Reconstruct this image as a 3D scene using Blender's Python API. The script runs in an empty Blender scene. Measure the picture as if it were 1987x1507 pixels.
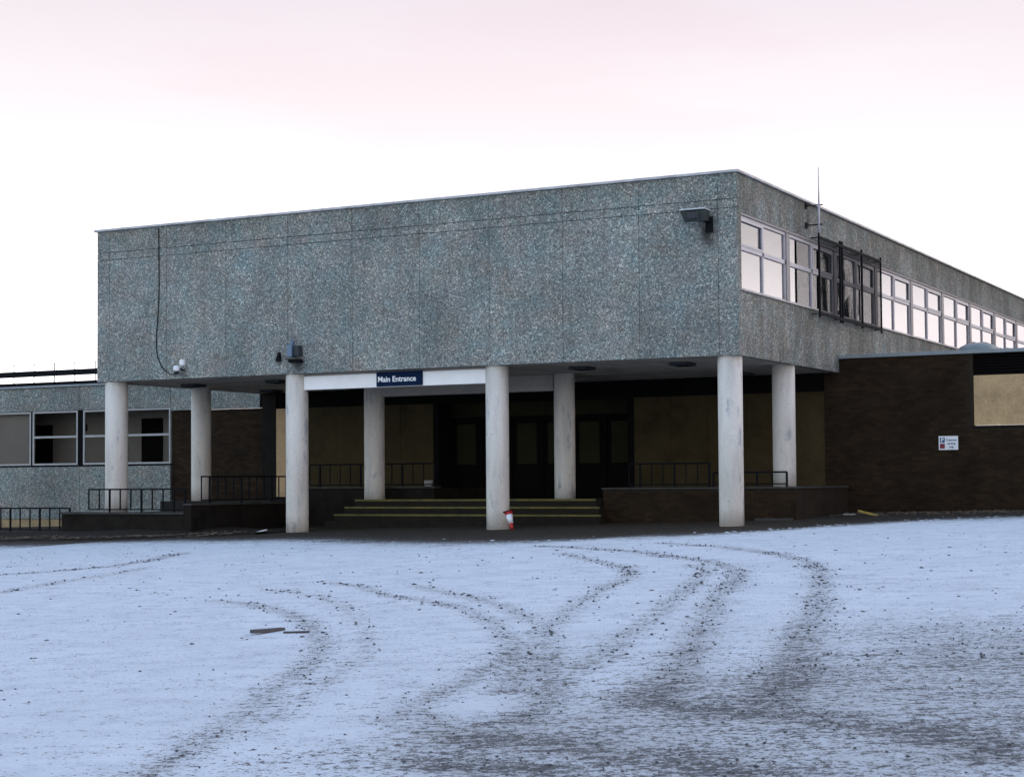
import bpy, math, random
import numpy as np
from mathutils import Vector, Matrix, noise as mnoise

random.seed(7); rng = np.random.default_rng(11)
S = bpy.context.scene
COL = S.collection

# ------------------------------------------------------------------ camera
cam = bpy.data.cameras.new('camera'); camo = bpy.data.objects.new('camera', cam); COL.objects.link(camo)
fw = Vector((-0.4626, 0.8856, 0.0403)).normalized(); up = Vector((0.025, -0.032, 0.999))
rt = fw.cross(up).normalized(); up = rt.cross(fw).normalized()
m = Matrix((rt, up, -fw)).transposed().to_4x4(); m.translation = Vector((13.655, -37.337, 1.482))
camo.matrix_world = m
cam.sensor_width = 36.0; cam.lens = 60.86; cam.shift_y = 0.0234
cam.clip_start = 0.1; cam.clip_end = 2000
S.camera = camo
S.render.resolution_x = 1024; S.render.resolution_y = 776
S.view_settings.view_transform = 'Standard'; S.view_settings.look = 'None'
S.view_settings.exposure = 0.0; S.view_settings.gamma = 1.0; S.view_settings.use_curve_mapping = False

# ------------------------------------------------------------------ node helper
class N:
    def __init__(self, tree): self.t = tree; self.n = tree.nodes; self.l = tree.links
    def new(self, typ, **k):
        o = self.n.new(typ)
        for a, b in k.items(): setattr(o, a, b)
        return o
    def put(self, sock, v):
        if isinstance(v, bpy.types.NodeSocket): self.l.new(v, sock)
        elif isinstance(v, (tuple, list)) and len(v) == 3 and sock.type == 'RGBA': sock.default_value = (*v, 1)
        else: sock.default_value = v
    def math(self, op, a, b=0.0, c=None, clamp=False):
        o = self.new('ShaderNodeMath', operation=op, use_clamp=clamp)
        self.put(o.inputs[0], a); self.put(o.inputs[1], b)
        if c is not None: self.put(o.inputs[2], c)
        return o.outputs[0]
    def vmath(self, op, a, b):
        o = self.new('ShaderNodeVectorMath', operation=op); self.put(o.inputs[0], a); self.put(o.inputs[1], b); return o.outputs[0]
    def noise(self, vec, scale, detail=4, rough=0.55, col=False):
        o = self.new('ShaderNodeTexNoise'); self.put(o.inputs['Vector'], vec)
        o.inputs['Scale'].default_value = scale; o.inputs['Detail'].default_value = detail; o.inputs['Roughness'].default_value = rough
        return o.outputs['Color' if col else 'Fac']
    def ramp(self, fac, stops, interp='LINEAR'):
        o = self.new('ShaderNodeValToRGB'); self.put(o.inputs[0], fac); r = o.color_ramp; r.interpolation = interp
        while len(r.elements) < len(stops): r.elements.new(0.5)
        for e, (p, c) in zip(r.elements, stops):
            e.position = p; e.color = (*c, 1) if isinstance(c, (tuple, list)) else (c, c, c, 1)
        return o.outputs[0]
    def mix(self, f, a, b, blend='MIX'):
        o = self.new('ShaderNodeMix', data_type='RGBA', blend_type=blend)
        self.put(o.inputs[0], f); self.put(o.inputs[6], a); self.put(o.inputs[7], b); return o.outputs[2]
    def smooth(self, v, lo, hi):
        o = self.new('ShaderNodeMapRange', interpolation_type='SMOOTHSTEP'); self.put(o.inputs[0], v)
        o.inputs[1].default_value = lo; o.inputs[2].default_value = hi; return o.outputs[0]
    def pos(self): return self.new('ShaderNodeNewGeometry').outputs['Position']
    def scale(self, v, s): return self.vmath('MULTIPLY', v, s)

# ------------------------------------------------------------------ world: pink dawn cloud over a clear blue zenith
SUN_AZ = math.radians(35)      # from +Y towards +X
SUN_EL = math.radians(30)
W = bpy.data.worlds.new('World'); S.world = W; W.use_nodes = True
k = N(W.node_tree); k.n.clear()
out = k.new('ShaderNodeOutputWorld'); bg = k.new('ShaderNodeBackground')
sky = k.new('ShaderNodeTexSky', sky_type='NISHITA'); sky.sun_disc = False
sky.sun_elevation = SUN_EL; sky.sun_rotation = SUN_AZ; sky.altitude = 100; sky.air_density = 1.2; sky.dust_density = 2.0
d = k.new('ShaderNodeTexCoord').outputs['Generated']
sep = k.new('ShaderNodeSeparateXYZ'); k.l.new(d, sep.inputs[0])
el = k.math('ARCSINE', sep.outputs[2])
eln = k.math('DIVIDE', k.math('MAXIMUM', el, 0.0), math.pi/2)
cn = k.noise(k.vmath('ADD', k.scale(d, (1.6, 1.6, 8.5)), (4.3, 1.9, .35)), 1.7, 5, 0.55)
cn2 = k.noise(k.scale(d, (1.0, 1.0, 4.0)), 1.1, 3, 0.5)
eln2 = k.math('ADD', eln, k.math('MULTIPLY', k.math('SUBTRACT', cn2, 0.5), 0.05))
glow = k.ramp(eln2, [(0.0, (34, 32, 32)), (0.065, (24, 22.6, 22.8)), (0.098, (12.6, 12.0, 12.2)), (0.125, (10.9, 10.2, 10.45)), (0.178, (9.2, 8.25, 8.85)),
                     (0.35, (6.0, 6.2, 8.3)), (0.6, (4.1, 6.4, 10.4)), (1.0, (3.4, 6.5, 11.8))])
anti = k.ramp(eln2, [(0.0, (14.5, 16.2, 18)), (0.12, (14, 16.2, 18.5)), (0.3, (9.5, 11.8, 14.5)), (0.6, (4.5, 7.0, 10.9)), (1.0, (3.4, 6.5, 11.8))])
az = k.math('ADD', k.math('MULTIPLY', sep.outputs[0], math.sin(SUN_AZ)), k.math('MULTIPLY', sep.outputs[1], math.cos(SUN_AZ)))
azf = k.smooth(az, -0.85, 0.1)
cl = k.mix(azf, anti, glow)
pink = k.smooth(cn, 0.47, 0.62)
cl = k.mix(k.math('MULTIPLY', pink, 0.7), cl, k.mix(1.0, cl, (1.0, 0.93, 0.94), 'MULTIPLY'))
cl = k.mix(0.06, cl, sky.outputs[0])
k.l.new(cl, bg.inputs[0]); bg.inputs[1].default_value = 0.1
k.l.new(bg.outputs[0], out.inputs[0])

# ------------------------------------------------------------------ sun (thin, very soft: overcast dawn)
sl = bpy.data.lights.new('sun', 'SUN'); sl.energy = 0.5; sl.angle = math.radians(50); sl.color = (1.0, 0.9, 0.86)
so = bpy.data.objects.new('sun', sl); COL.objects.link(so)
sd = Vector((math.sin(SUN_AZ)*math.cos(SUN_EL), math.cos(SUN_AZ)*math.cos(SUN_EL), math.sin(SUN_EL)))
so.rotation_euler = sd.to_track_quat('Z', 'Y').to_euler(); so.location = (0, 0, 60)

# ------------------------------------------------------------------ materials
def mat(name):
    mm = bpy.data.materials.new(name); mm.use_nodes = True
    k = N(mm.node_tree); b = k.n['Principled BSDF']; return mm, k, b
def bump(k, b, h, dist, strength=1.0):
    o = k.new('ShaderNodeBump'); k.put(o.inputs['Height'], h); o.inputs['Distance'].default_value = dist
    o.inputs['Strength'].default_value = strength; k.l.new(o.outputs[0], b.inputs['Normal'])

def concrete(name, dark=1.0, stains=()):
    mm, k, b = mat(name); P = k.pos()
    v = k.new('ShaderNodeTexVoronoi'); k.put(v.inputs['Vector'], P); v.inputs['Scale'].default_value = 31
    v2 = k.new('ShaderNodeTexVoronoi'); k.put(v2.inputs['Vector'], P); v2.inputs['Scale'].default_value = 52
    sc = k.new('ShaderNodeSeparateColor'); k.l.new(v.outputs['Color'], sc.inputs[0])
    sc2 = k.new('ShaderNodeSeparateColor'); k.l.new(v2.outputs['Color'], sc2.inputs[0])
    base = k.ramp(sc.outputs[0], [(0, (.032, .036, .038)), (.2, (.09, .10, .105)), (.6, (.17, .185, .19)), (.86, (.235, .25, .255)), (1, (.62, .61, .59))])
    fine = k.ramp(sc2.outputs[1], [(0, .035), (.3, .14), (.8, .215), (1, .58)])
    c = k.mix(.45, base, fine)
    hue = k.ramp(sc.outputs[2], [(0, (.84, 1.01, 1.08)), (.5, (1, 1, 1)), (1, (1.14, .98, .90))])
    c = k.mix(.6, c, hue, 'MULTIPLY')
    hue2 = k.ramp(k.noise(P, 1.4, 5, .65), [(.3, (.86, 1.0, 1.06)), (.5, (1, 1, 1)), (.7, (1.13, 1.0, .90))])
    c = k.mix(.65, c, hue2, 'MULTIPLY')
    big = k.ramp(k.noise(P, .55, 6, .6), [(.3, .72), (.7, 1.22)])
    c = k.mix(1, c, big, 'MULTIPLY')
    st = k.ramp(k.noise(k.scale(P, (3.2, 3.2, .22)), 1.6, 6, .65), [(.3, .62), (.52, 1.0), (.7, 1.1)])
    c = k.mix(.35, c, st, 'MULTIPLY')
    # weathered drip band below the coping, darker brown weather streaks on the side face
    sp = k.new('ShaderNodeSeparateXYZ'); k.l.new(P, sp.inputs[0])
    drip = k.smooth(k.math('ADD', sp.outputs[2], k.math('MULTIPLY', k.noise(k.scale(P, (5, 5, .4)), 2, 4, .6), 1.4)), 8.1, 9.5)
    c = k.mix(k.math('MULTIPLY', drip, .5), c, k.mix(1, c, (.62, .60, .54), 'MULTIPLY'))
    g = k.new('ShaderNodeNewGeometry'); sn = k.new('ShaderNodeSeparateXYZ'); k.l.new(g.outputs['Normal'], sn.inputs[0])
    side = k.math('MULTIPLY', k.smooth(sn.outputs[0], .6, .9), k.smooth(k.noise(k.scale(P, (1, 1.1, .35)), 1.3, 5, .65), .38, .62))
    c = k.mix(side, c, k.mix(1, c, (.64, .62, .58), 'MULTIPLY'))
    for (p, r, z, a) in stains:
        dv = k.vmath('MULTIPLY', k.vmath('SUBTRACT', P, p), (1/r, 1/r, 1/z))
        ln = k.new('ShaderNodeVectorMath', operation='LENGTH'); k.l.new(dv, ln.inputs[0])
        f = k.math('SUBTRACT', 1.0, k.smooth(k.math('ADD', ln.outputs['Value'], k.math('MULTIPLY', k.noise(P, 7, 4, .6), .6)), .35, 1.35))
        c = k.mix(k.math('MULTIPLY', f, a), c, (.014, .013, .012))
    lf = k.ramp(k.noise(k.vmath('ADD', P, (31, 7, 12)), 1.9, 4, .6), [(.32, (1.12, .96, .98)), (.5, (1, 1, 1)), (.68, (.86, 1.03, 1.07))])
    c = k.mix(.6, c, lf, 'MULTIPLY')
    oi = k.new('ShaderNodeObjectInfo').outputs['Random']
    c = k.mix(1, c, k.ramp(oi, [(0, (.95, .96, .97)), (.5, (1, 1, 1)), (1, (1.04, 1.03, 1.02))]), 'MULTIPLY')
    c = k.mix(1, c, (dark*1.17, dark*1.20, dark*1.09), 'MULTIPLY')
    k.put(b.inputs['Base Color'], c); b.inputs['Roughness'].default_value = .85
    bump(k, b, k.math('ADD', sc.outputs[0], k.math('MULTIPLY', sc2.outputs[0], .5)), .010, .7)
    return mm
M = {}
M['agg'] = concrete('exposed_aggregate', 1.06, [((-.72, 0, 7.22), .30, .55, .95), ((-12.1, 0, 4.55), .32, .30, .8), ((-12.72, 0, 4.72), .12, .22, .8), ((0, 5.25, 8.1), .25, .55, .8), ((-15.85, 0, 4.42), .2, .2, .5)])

def plain(name, col, rough=.6, var=.25, scale=3, metal=0, bumpd=0, streak=False, grain=0):
    mm, k, b = mat(name); P = k.pos()
    n = k.noise(k.scale(P, (3, 3, .3)) if streak else P, scale, 6, .62)
    c = k.mix(1, col, k.ramp(n, [(.25, 1-var), (.5, 1.0), (.75, 1+var*.6)]), 'MULTIPLY')
    if grain: c = k.mix(1, c, k.ramp(k.noise(P, 45, 3, .6), [(.3, 1-grain), (.7, 1+grain)]), 'MULTIPLY')
    k.put(b.inputs['Base Color'], c); b.inputs['Roughness'].default_value = rough; b.inputs['Metallic'].default_value = metal
    if max(col) < .075: b.inputs['Specular IOR Level'].default_value = .08
    if bumpd: bump(k, b, k.noise(P, 30, 4, .6), bumpd)
    return mm
def column_mat():
    mm, k, b = mat('painted_column'); P = k.pos(); sp = k.new('ShaderNodeSeparateXYZ'); k.l.new(P, sp.inputs[0])
    c = k.mix(1, (.66, .62, .555), k.ramp(k.noise(k.scale(P, (3, 3, .5)), 1.3, 6, .62), [(.3, .82), (.5, 1), (.72, 1.1)]), 'MULTIPLY')
    c = k.mix(k.smooth(k.noise(k.scale(P, (2, 2, .6)), 2.3, 6, .65), .55, .72), c, (.33, .35, .36))       # worn paint
    c = k.mix(1, c, k.ramp(k.noise(P, 40, 3, .6), [(.25, .84), (.75, 1.12)]), 'MULTIPLY')
    c = k.mix(k.math('MULTIPLY', k.smooth(k.noise(P, 9, 5, .7), .64, .75), .6), c, (.18, .17, .15))        # scuffs
    k.put(b.inputs['Base Color'], c); b.inputs['Roughness'].default_value = .7
    bump(k, b, k.noise(P, 60, 4, .6), .004); return mm
M['col'] = column_mat()
M['coping'] = plain('coping_metal', (.42, .42, .42), .5, .55, 2.2, 0, 0, False, .15)
M['trim'] = plain('grey_trim', (.24, .27, .28), .5, .25, 2)
M['board_white'] = plain('white_board', (.84, .83, .81), .45, .10, 1.5)
M['soffit'] = plain('soffit_panel', (.55, .50, .43), .9, .45, 1.2, 0, .003, False, .3)
M['beam'] = plain('beam_concrete', (.36, .33, .29), .85, .2, 2, 0, .003, False, .25)
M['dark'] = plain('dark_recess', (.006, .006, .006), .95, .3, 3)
M['iron'] = plain('black_iron', (.008, .009, .011), .75, .4, 8)
M['upvc'] = plain('grey_window_frame', (.45, .43, .45), .45, .15, 3)
M['mull'] = plain('pier_frame', (.20, .185, .19), .5, .2, 3)
M['wframe'] = plain('white_window_frame', (.36, .36, .35), .5, .2, 4)
M['deck'] = plain('dark_render', (.017, .0145, .012), .85, .5, 2.5, 0, .004, False, .35)
M['decktop'] = plain('coping_slab', (.06, .057, .052), .85, .4, 3, 0, .004, False, .3)
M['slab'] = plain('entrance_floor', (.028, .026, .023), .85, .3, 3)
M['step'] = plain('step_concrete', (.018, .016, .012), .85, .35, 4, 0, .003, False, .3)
M['yellow'] = plain('yellow_nosing', (.115, .096, .015), .7, .55, 3.5, 0, 0, False, .35)
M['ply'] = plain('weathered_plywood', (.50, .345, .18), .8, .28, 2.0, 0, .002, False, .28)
M['plyshade'] = plain('plywood_canopy_shade', (.056, .042, .020), .8, .45, 1.2, 0, .002, False, .3)  # plywood under the canopy, with the shade there put into its colour
M['door'] = plain('olive_door_panel', (.026, .025, .012), .85, .3, 2)
M['doorblack'] = plain('black_door', (.006, .005, .005), .9, .3, 2)
M['tan'] = plain('tan_plinth', (.33, .24, .13), .85, .4, 2.4, 0, .004, False, .35)
M['blue'] = plain('navy_sign', (.003, .014, .045), .7, .12, 3)
M['signwhite'] = plain('sign_white', (.80, .82, .84), .4, .06, 5)
M['white'] = plain('white_plastic', (.78, .80, .82), .4, .1, 6)
M['red'] = plain('cone_red', (.52, .025, .022), .5, .25, 7)
M['reddark'] = plain('cone_base_red', (.10, .012, .018), .6, .3, 7)
M['band'] = plain('reflective_band', (.74, .78, .82), .35, .08, 8)
M['pblue'] = plain('parking_blue', (.012, .06, .20), .5, .1, 5)
M['pred'] = plain('parking_red', (.20, .012, .03), .5, .1, 5)
M['ptext'] = plain('sign_text_blue', (.04, .07, .16), .5, .1, 5)
M['boxblue'] = plain('blue_grey_box', (.10, .16, .23), .4, .15, 5)
M['boxgrey'] = plain('dark_grey_box', (.045, .05, .055), .5, .2, 5)
M['housing'] = plain('lamp_housing', (.05, .058, .055), .5, .25, 6)
M['housing_top'] = plain('lamp_top', (.52, .55, .56), .4, .15, 6)
M['mast'] = plain('mast_metal', (.46, .43, .46), .4, .15, 6)
M['wood'] = plain('grey_wood', (.075, .065, .065), .85, .4, 12)
M['yelwood'] = plain('yellow_timber', (.34, .25, .06), .8, .3, 8)
M['soil'] = plain('leaf_soil', (.030, .024, .019), .95, .5, 6, 0, .02, False, .4)
M['leaf'] = plain('dead_leaf', (.12, .085, .055), .9, .5, 9)
M['grit'] = plain('frozen_grit', (.075, .077, .083), .9, .5, 9)
M['snowbit'] = plain('snow_fleck', (.72, .74, .78), .7, .1, 9)
M['litter'] = plain('litter', (.42, .42, .40), .7, .3, 9)
M['intwall'] = plain('room_wall', (.25, .23, .20), .8, .12, 1)
M['dome'] = plain('skylight_dome', (.19, .21, .19), .3, .2, 3)
M['roof'] = plain('roof_felt', (.05, .05, .05), .9, .3, 2)
M['hill'] = plain('far_roof', (.045, .05, .055), .9, .3, 1)

def brickmat(name, c1, c2, c3):
    mm, k, b = mat(name); P = k.pos()
    rn = k.math('FRACT', k.math('ADD', k.new('ShaderNodeNewGeometry').outputs['Random Per Island'], k.new('ShaderNodeObjectInfo').outputs['Random']))
    c = k.ramp(rn, [(0, c1), (.5, c2), (1, c3)])
    c = k.mix(1, c, k.ramp(k.noise(P, 1.1, 6, .6), [(.3, .65), (.7, 1.3)]), 'MULTIPLY')
    c = k.mix(1, c, k.ramp(k.noise(P, 60, 3, .6), [(.3, .75), (.7, 1.25)]), 'MULTIPLY')
    k.put(b.inputs['Base Color'], c); b.inputs['Roughness'].default_value = .85; b.inputs['Specular IOR Level'].default_value = .12
    bump(k, b, k.noise(P, 70, 3, .6), .003); return mm
M['brick'] = brickmat('dark_brick', (.020, .0125, .007), (.026, .0165, .0095), (.036, .0215, .0115))
M['mortar'] = plain('mortar', (.016, .014, .012), .9, .3, 3)
M['mortar_lt'] = plain('mortar_light', (.032, .025, .018), .9, .3, 3)

def glassmat(name, refl, tint, rough=.015, bs=.06, graze=False):
    mm, k, b = mat(name); k.n.remove(b); o = k.n['Material Output']
    tr = k.new('ShaderNodeBsdfTransparent'); tr.inputs[0].default_value = (*tint, 1)
    gl = k.new('ShaderNodeBsdfGlossy'); gl.inputs['Roughness'].default_value = rough; gl.inputs[0].default_value = (.97, .95, .97, 1)
    P = k.pos(); bp = k.new('ShaderNodeBump'); k.put(bp.inputs['Height'], k.noise(k.scale(P, (1, 1, .35)), 1.5, 3, .5)); bp.inputs['Distance'].default_value = .012
    bp.inputs['Strength'].default_value = bs; k.l.new(bp.outputs[0], gl.inputs['Normal'])
    fr = k.new('ShaderNodeFresnel'); fr.inputs[0].default_value = refl
    fac = k.smooth(fr.outputs[0], .10, .6) if graze else fr.outputs[0]
    bf = k.new('ShaderNodeNewGeometry').outputs['Backfacing']
    mx = k.new('ShaderNodeMixShader'); k.put(mx.inputs[0], k.math('MULTIPLY', fac, k.math('SUBTRACT', 1.0, bf))); k.l.new(tr.outputs[0], mx.inputs[1]); k.l.new(gl.outputs[0], mx.inputs[2])
    k.l.new(mx.outputs[0], o.inputs[0]); return mm
M['glass'] = glassmat('coated_glass', 5.6, (.5, .52, .52))
M['glassw'] = glassmat('window_glass', 1.4, (.87, .86, .85), .0, 0, True)

def groundmat():
    mm, k, b = mat('frosted_tarmac'); P = k.pos()
    at = k.new('ShaderNodeAttribute', attribute_name='bare').outputs['Fac']
    sh = k.new('ShaderNodeAttribute', attribute_name='shelter').outputs['Fac']
    n0 = k.noise(P, .55, 5, .6); n1 = k.noise(P, 2.6, 7, .68); n2 = k.noise(P, 17, 5, .6); n3 = k.noise(P, 55, 4, .6); n4 = k.noise(P, 150, 2, .5)
    # value above .5 -> tarmac showing
    s = k.math('ADD', k.math('MULTIPLY', k.math('SUBTRACT', n1, .5), .75), k.math('MULTIPLY', k.math('SUBTRACT', n2, .5), 2.3))
    s = k.math('ADD', s, k.math('MULTIPLY', k.math('SUBTRACT', n3, .5), 2.4))
    s = k.math('ADD', s, k.math('MULTIPLY', k.math('SUBTRACT', n4, .5), .8))
    s = k.math('ADD', s, k.math('MULTIPLY', k.math('SUBTRACT', n0, .5), .35))
    rot = k.new('ShaderNodeVectorRotate', rotation_type='Z_AXIS'); k.put(rot.inputs['Vector'], P); rot.inputs['Angle'].default_value = math.radians(-27)
    stk = k.noise(k.scale(rot.outputs[0], (.55, 5.0, 1)), 1.6, 5, .62)     # wind-scoured streaks
    s = k.math('ADD', s, k.math('MULTIPLY', k.math('SUBTRACT', stk, .5), 1.1))
    s = k.math('ADD', s, k.math('MULTIPLY', at, .55))
    s = k.math('ADD', s, k.math('MULTIPLY', sh, 1.3))
    bare = k.smooth(s, .34, .60)
    tar = k.ramp(n3, [(.25, (.035, .035, .036)), (.5, (.115, .111, .107)), (.8, (.27, .262, .255))])
    tard = k.ramp(k.math('ADD', k.math('MULTIPLY', k.noise(P, 5, 6, .65), .6), k.math('MULTIPLY', n3, .4)), [(.3, (.022, .017, .012)), (.5, (.042, .033, .024)), (.72, (.075, .062, .046))])
    tar = k.mix(k.smooth(sh, .3, 1.0), tar, tard)
    fr = k.ramp(n2, [(.3, (.63, .65, .68)), (.55, (.73, .75, .775)), (.8, (.80, .81, .82))])
    fr = k.mix(1, fr, k.ramp(n0, [(.3, .93), (.7, 1.05)]), 'MULTIPLY')
    fr = k.mix(k.math('MULTIPLY', k.smooth(k.math('ADD', k.math('MULTIPLY', n1, .6), k.math('MULTIPLY', n3, .4)), .46, .64), .42), fr, (.40, .42, .47))
    thin = k.math('MULTIPLY', k.smooth(k.math('ADD', at, k.math('MULTIPLY', k.math('SUBTRACT', n2, .5), 1.6)), .02, .8), .62)
    fr = k.mix(thin, fr, (.35, .335, .32))
    c = k.mix(bare, fr, tar)
    k.put(b.inputs['Base Color'], c); k.put(b.inputs['Roughness'], k.math('SUBTRACT', .9, k.math('MULTIPLY', k.smooth(sh, .3, 1), .0)))
    b.inputs['Specular IOR Level'].default_value = .12
    h = k.math('SUBTRACT', k.math('ADD', n3, k.math('MULTIPLY', n2, 1.2)), k.math('MULTIPLY', bare, .9))
    bump(k, b, h, .012, .6)
    return mm
M['ground'] = groundmat()

# ------------------------------------------------------------------ mesh helpers
class MB:
    def __init__(s): s.v = []; s.f = []
    def box(s, x0, x1, y0, y1, z0, z1):
        a = len(s.v)
        s.v += [(x0,y0,z0),(x1,y0,z0),(x1,y1,z0),(x0,y1,z0),(x0,y0,z1),(x1,y0,z1),(x1,y1,z1),(x0,y1,z1)]
        s.f += [(a,a+3,a+2,a+1),(a+4,a+5,a+6,a+7),(a,a+1,a+5,a+4),(a+1,a+2,a+6,a+5),(a+2,a+3,a+7,a+6),(a+3,a,a+4,a+7)]; return s
    def tube(s, pts, r, n=10, cap=True):
        pts = [Vector(p) for p in pts]; rs = r if isinstance(r, (list, tuple)) else [r]*len(pts); a = len(s.v)
        for i, p in enumerate(pts):
            t = (pts[min(i+1, len(pts)-1)]-pts[max(i-1, 0)]).normalized()
            ref = Vector((1,0,0)) if abs(t.z) > .8 else Vector((0,0,1))
            u = t.cross(ref).normalized(); w = u.cross(t).normalized()
            for j in range(n):
                q = 2*math.pi*j/n; s.v.append(tuple(p+(u*math.cos(q)+w*math.sin(q))*rs[i]))
        for i in range(len(pts)-1):
            for j in range(n):
                s.f.append((a+i*n+j, a+i*n+(j+1)%n, a+(i+1)*n+(j+1)%n, a+(i+1)*n+j))
        if cap:
            s.f.append(tuple(a+j for j in reversed(range(n)))); e = a+(len(pts)-1)*n; s.f.append(tuple(e+j for j in range(n)))
        return s
    def prism(s, poly, axis, lo, hi):
        a = len(s.v); n = len(poly)
        for h in (lo, hi):
            for (p, q) in poly: s.v.append({'x': (h,p,q), 'y': (p,h,q), 'z': (p,q,h)}[axis])
        s.f += [tuple(a+i for i in range(n)), tuple(a+n+i for i in reversed(range(n)))]
        for i in range(n): s.f.append((a+i, a+n+i, a+n+(i+1)%n, a+(i+1)%n))
        return s
    def build(s, name, mt, parent=None, smooth=False, bevel=0, fix=True):
        o_ = parent_loc(parent)
        me = bpy.data.meshes.new(name)
        me.from_pydata([(x-o_[0], y-o_[1], z-o_[2]) for x, y, z in s.v], [], s.f); me.materials.append(M[mt])
        if fix:
            import bmesh
            bm = bmesh.new(); bm.from_mesh(me); bmesh.ops.recalc_face_normals(bm, faces=bm.faces)
            if bevel: bmesh.ops.bevel(bm, geom=list(bm.edges), offset=bevel, segments=1, affect='EDGES', clamp_overlap=True)
            bm.to_mesh(me); bm.free()
        if smooth:
            me.polygons.foreach_set('use_smooth', [len(p.vertices) == 4 for p in me.polygons])
        o = bpy.data.objects.new(name, me); COL.objects.link(o)
        if parent is not None: o.parent = parent
        return o
def parent_loc(p):
    v = Vector((0,0,0))
    while p is not None: v += p.location; p = p.parent
    return v
def thing(name, label, cat, loc=(0,0,0), group=None):
    o = bpy.data.objects.new(name, None); COL.objects.link(o); o.location = loc; o.empty_display_size = .3
    o['label'] = label; o['category'] = cat
    if group: o['group'] = group
    return o
def tag(o, label, cat, group=None):
    o['label'] = label; o['category'] = cat
    if group: o['group'] = group
    return o
def bx(name, mt, parent, *b, bevel=0): return MB().box(*b).build(name, mt, parent, bevel=bevel)
def inst(src, loc, parent):
    o = src.copy(); COL.objects.link(o); o.parent = parent; o.location = Vector(loc)-parent_loc(parent); return o
def cut(holes_box, *a): pass

# ------------------------------------------------------------------ ground (structure)
def gz(x, y): return .447+.0183*np.clip(x, -40, 25)+.02*np.clip(y, -80, 8)
TR = dict(
loopL=(.24,0.45,[(0.45,-20.0),(1.16,-20.39),(2.18,-21.13),(3.0,-21.92),(3.9,-22.98),(4.82,-24.18),(5.49,-25.26),(5.99,-26.25),(6.3,-26.95),(6.79,-27.96),(7.23,-28.88),(7.52,-29.6),(7.77,-30.17),(7.94,-30.58)]),
loopL2=(.22,0.29,[(-0.04,-18.32),(0.62,-18.63),(1.54,-19.39),(2.5,-20.35),(3.44,-21.5),(4.47,-22.9),(5.26,-24.11),(5.81,-25.04),(6.07,-25.65),(6.4,-26.39),(6.65,-27.07),(7.02,-27.9),(7.37,-28.84)]),
crossA=(.22,0.43,[(0.22,-17.12),(1.04,-17.65),(2.22,-18.96),(3.04,-19.59),(3.83,-20.24),(4.61,-21.01),(5.61,-22.38),(6.38,-23.49),(7.05,-24.7),(7.29,-25.41),(7.46,-26.16),(7.63,-26.85),(7.81,-27.53),(8.01,-28.29)]),
crossB=(.24,0.41,[(1.9,-17.63),(2.65,-18.37),(3.62,-19.25),(4.51,-20.18),(5.6,-21.62),(6.51,-22.95),(7.33,-24.65),(8.16,-26.21),(8.53,-27.11),(8.8,-28.01)]),
armR=(.26,0.40,[(0.5,-10.32),(2.09,-12.4),(3.16,-13.79),(3.79,-14.91),(4.35,-16.3),(4.74,-17.87),(5.23,-19.44),(5.77,-21.01),(6.29,-22.49),(6.86,-24.01),(7.48,-25.44),(8.11,-26.82)]),
bigR=(.30,0.48,[(-1.13,-7.86),(-0.04,-8.53),(1.66,-9.85),(2.98,-11.41),(3.55,-11.99),(4.45,-13.16),(5.48,-15.04),(6.09,-16.99),(6.53,-18.63),(7.49,-21.45),(7.93,-22.79),(8.48,-24.47),(8.96,-25.98),(9.12,-26.71)]),
bigR2=(.26,0.40,[(4.15,-13.49),(4.83,-14.62),(5.31,-16.11),(5.78,-17.58),(6.31,-19.43),(6.67,-20.56),(7.13,-22.18),(7.37,-23.15),(7.85,-24.77),(8.03,-25.66)]),
farR=(.30,0.45,[(1.07,-7.15),(2.71,-8.58),(4.4,-10.59),(5.71,-12.76),(6.62,-15.06),(7.5,-17.84),(8.18,-20.18),(8.68,-22.02),(9.18,-23.82),(9.55,-25.09),(9.8,-25.99),(9.96,-26.69),(10.1,-27.24)]),
lineL=(.3,.45,[(-7.41,-15.55),(-7.0,-14.69),(-6.83,-13.51),(-7.34,-11.76),(-8.49,-9.39)]),
lineL2=(.3,.35,[(-3.95,-19.13),(-4.69,-17.12),(-5.06,-15.57),(-5.76,-13.82)]),
b1=(.42,0.43,[(8.43,-28.41),(8.69,-28.48),(8.96,-28.54),(9.26,-28.67),(9.62,-28.74),(9.94,-28.84),(10.31,-29.01)]),
b2=(.38,0.47,[(9.05,-26.73),(9.38,-27.1),(9.74,-27.24),(10.16,-27.29),(10.55,-27.43),(10.92,-27.62),(11.28,-27.79),(11.83,-28.36)]),
b3=(.3,0.39,[(9.11,-29.43),(9.44,-29.45),(9.91,-29.58)]), b4=(.3,0.43,[(10.18,-29.02),(10.43,-29.17),(10.76,-29.28)]),
b5=(.3,0.43,[(7.82,-27.65),(8.08,-27.94),(8.44,-28.28),(8.81,-28.68)]))
BL = [((9.72,-27.83),1.0,.30),((10.47,-28.57),.9,.42),((10.7,-27.97),.8,.3),((11.3,-28.0),.9,.42),((10.61,-25.97),1.6,.2),((11.2,-25.6),1.3,.28),((9.86,-25.27),.8,.08),
      ((9.55,-29.17),.7,.42),((8.99,-29.0),.5,.4),((10.0,-29.3),.8,.42),((10.58,-22.62),1.8,.25),((7.3,-24.9),.6,.08),((8.2,-26.5),.7,.08),((8.43,-29.67),.7,.2),((9.54,-26.48),.7,.25),((9.5,-21.9),1.0,.08),((10.9,-24.0),2.4,.22),((10.4,-27.6),2.0,.25),((11.8,-26.8),1.6,.3),((7.4,-25.6),1.6,.10),((9.7,-28.9),.7,.3),((9.2,-28.3),.5,.25),((10.9,-28.3),1.3,.3),((11.4,-26.2),1.4,.3),((11.2,-23.8),1.3,.2),((10.2,-25.6),.7,.08)]
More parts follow.
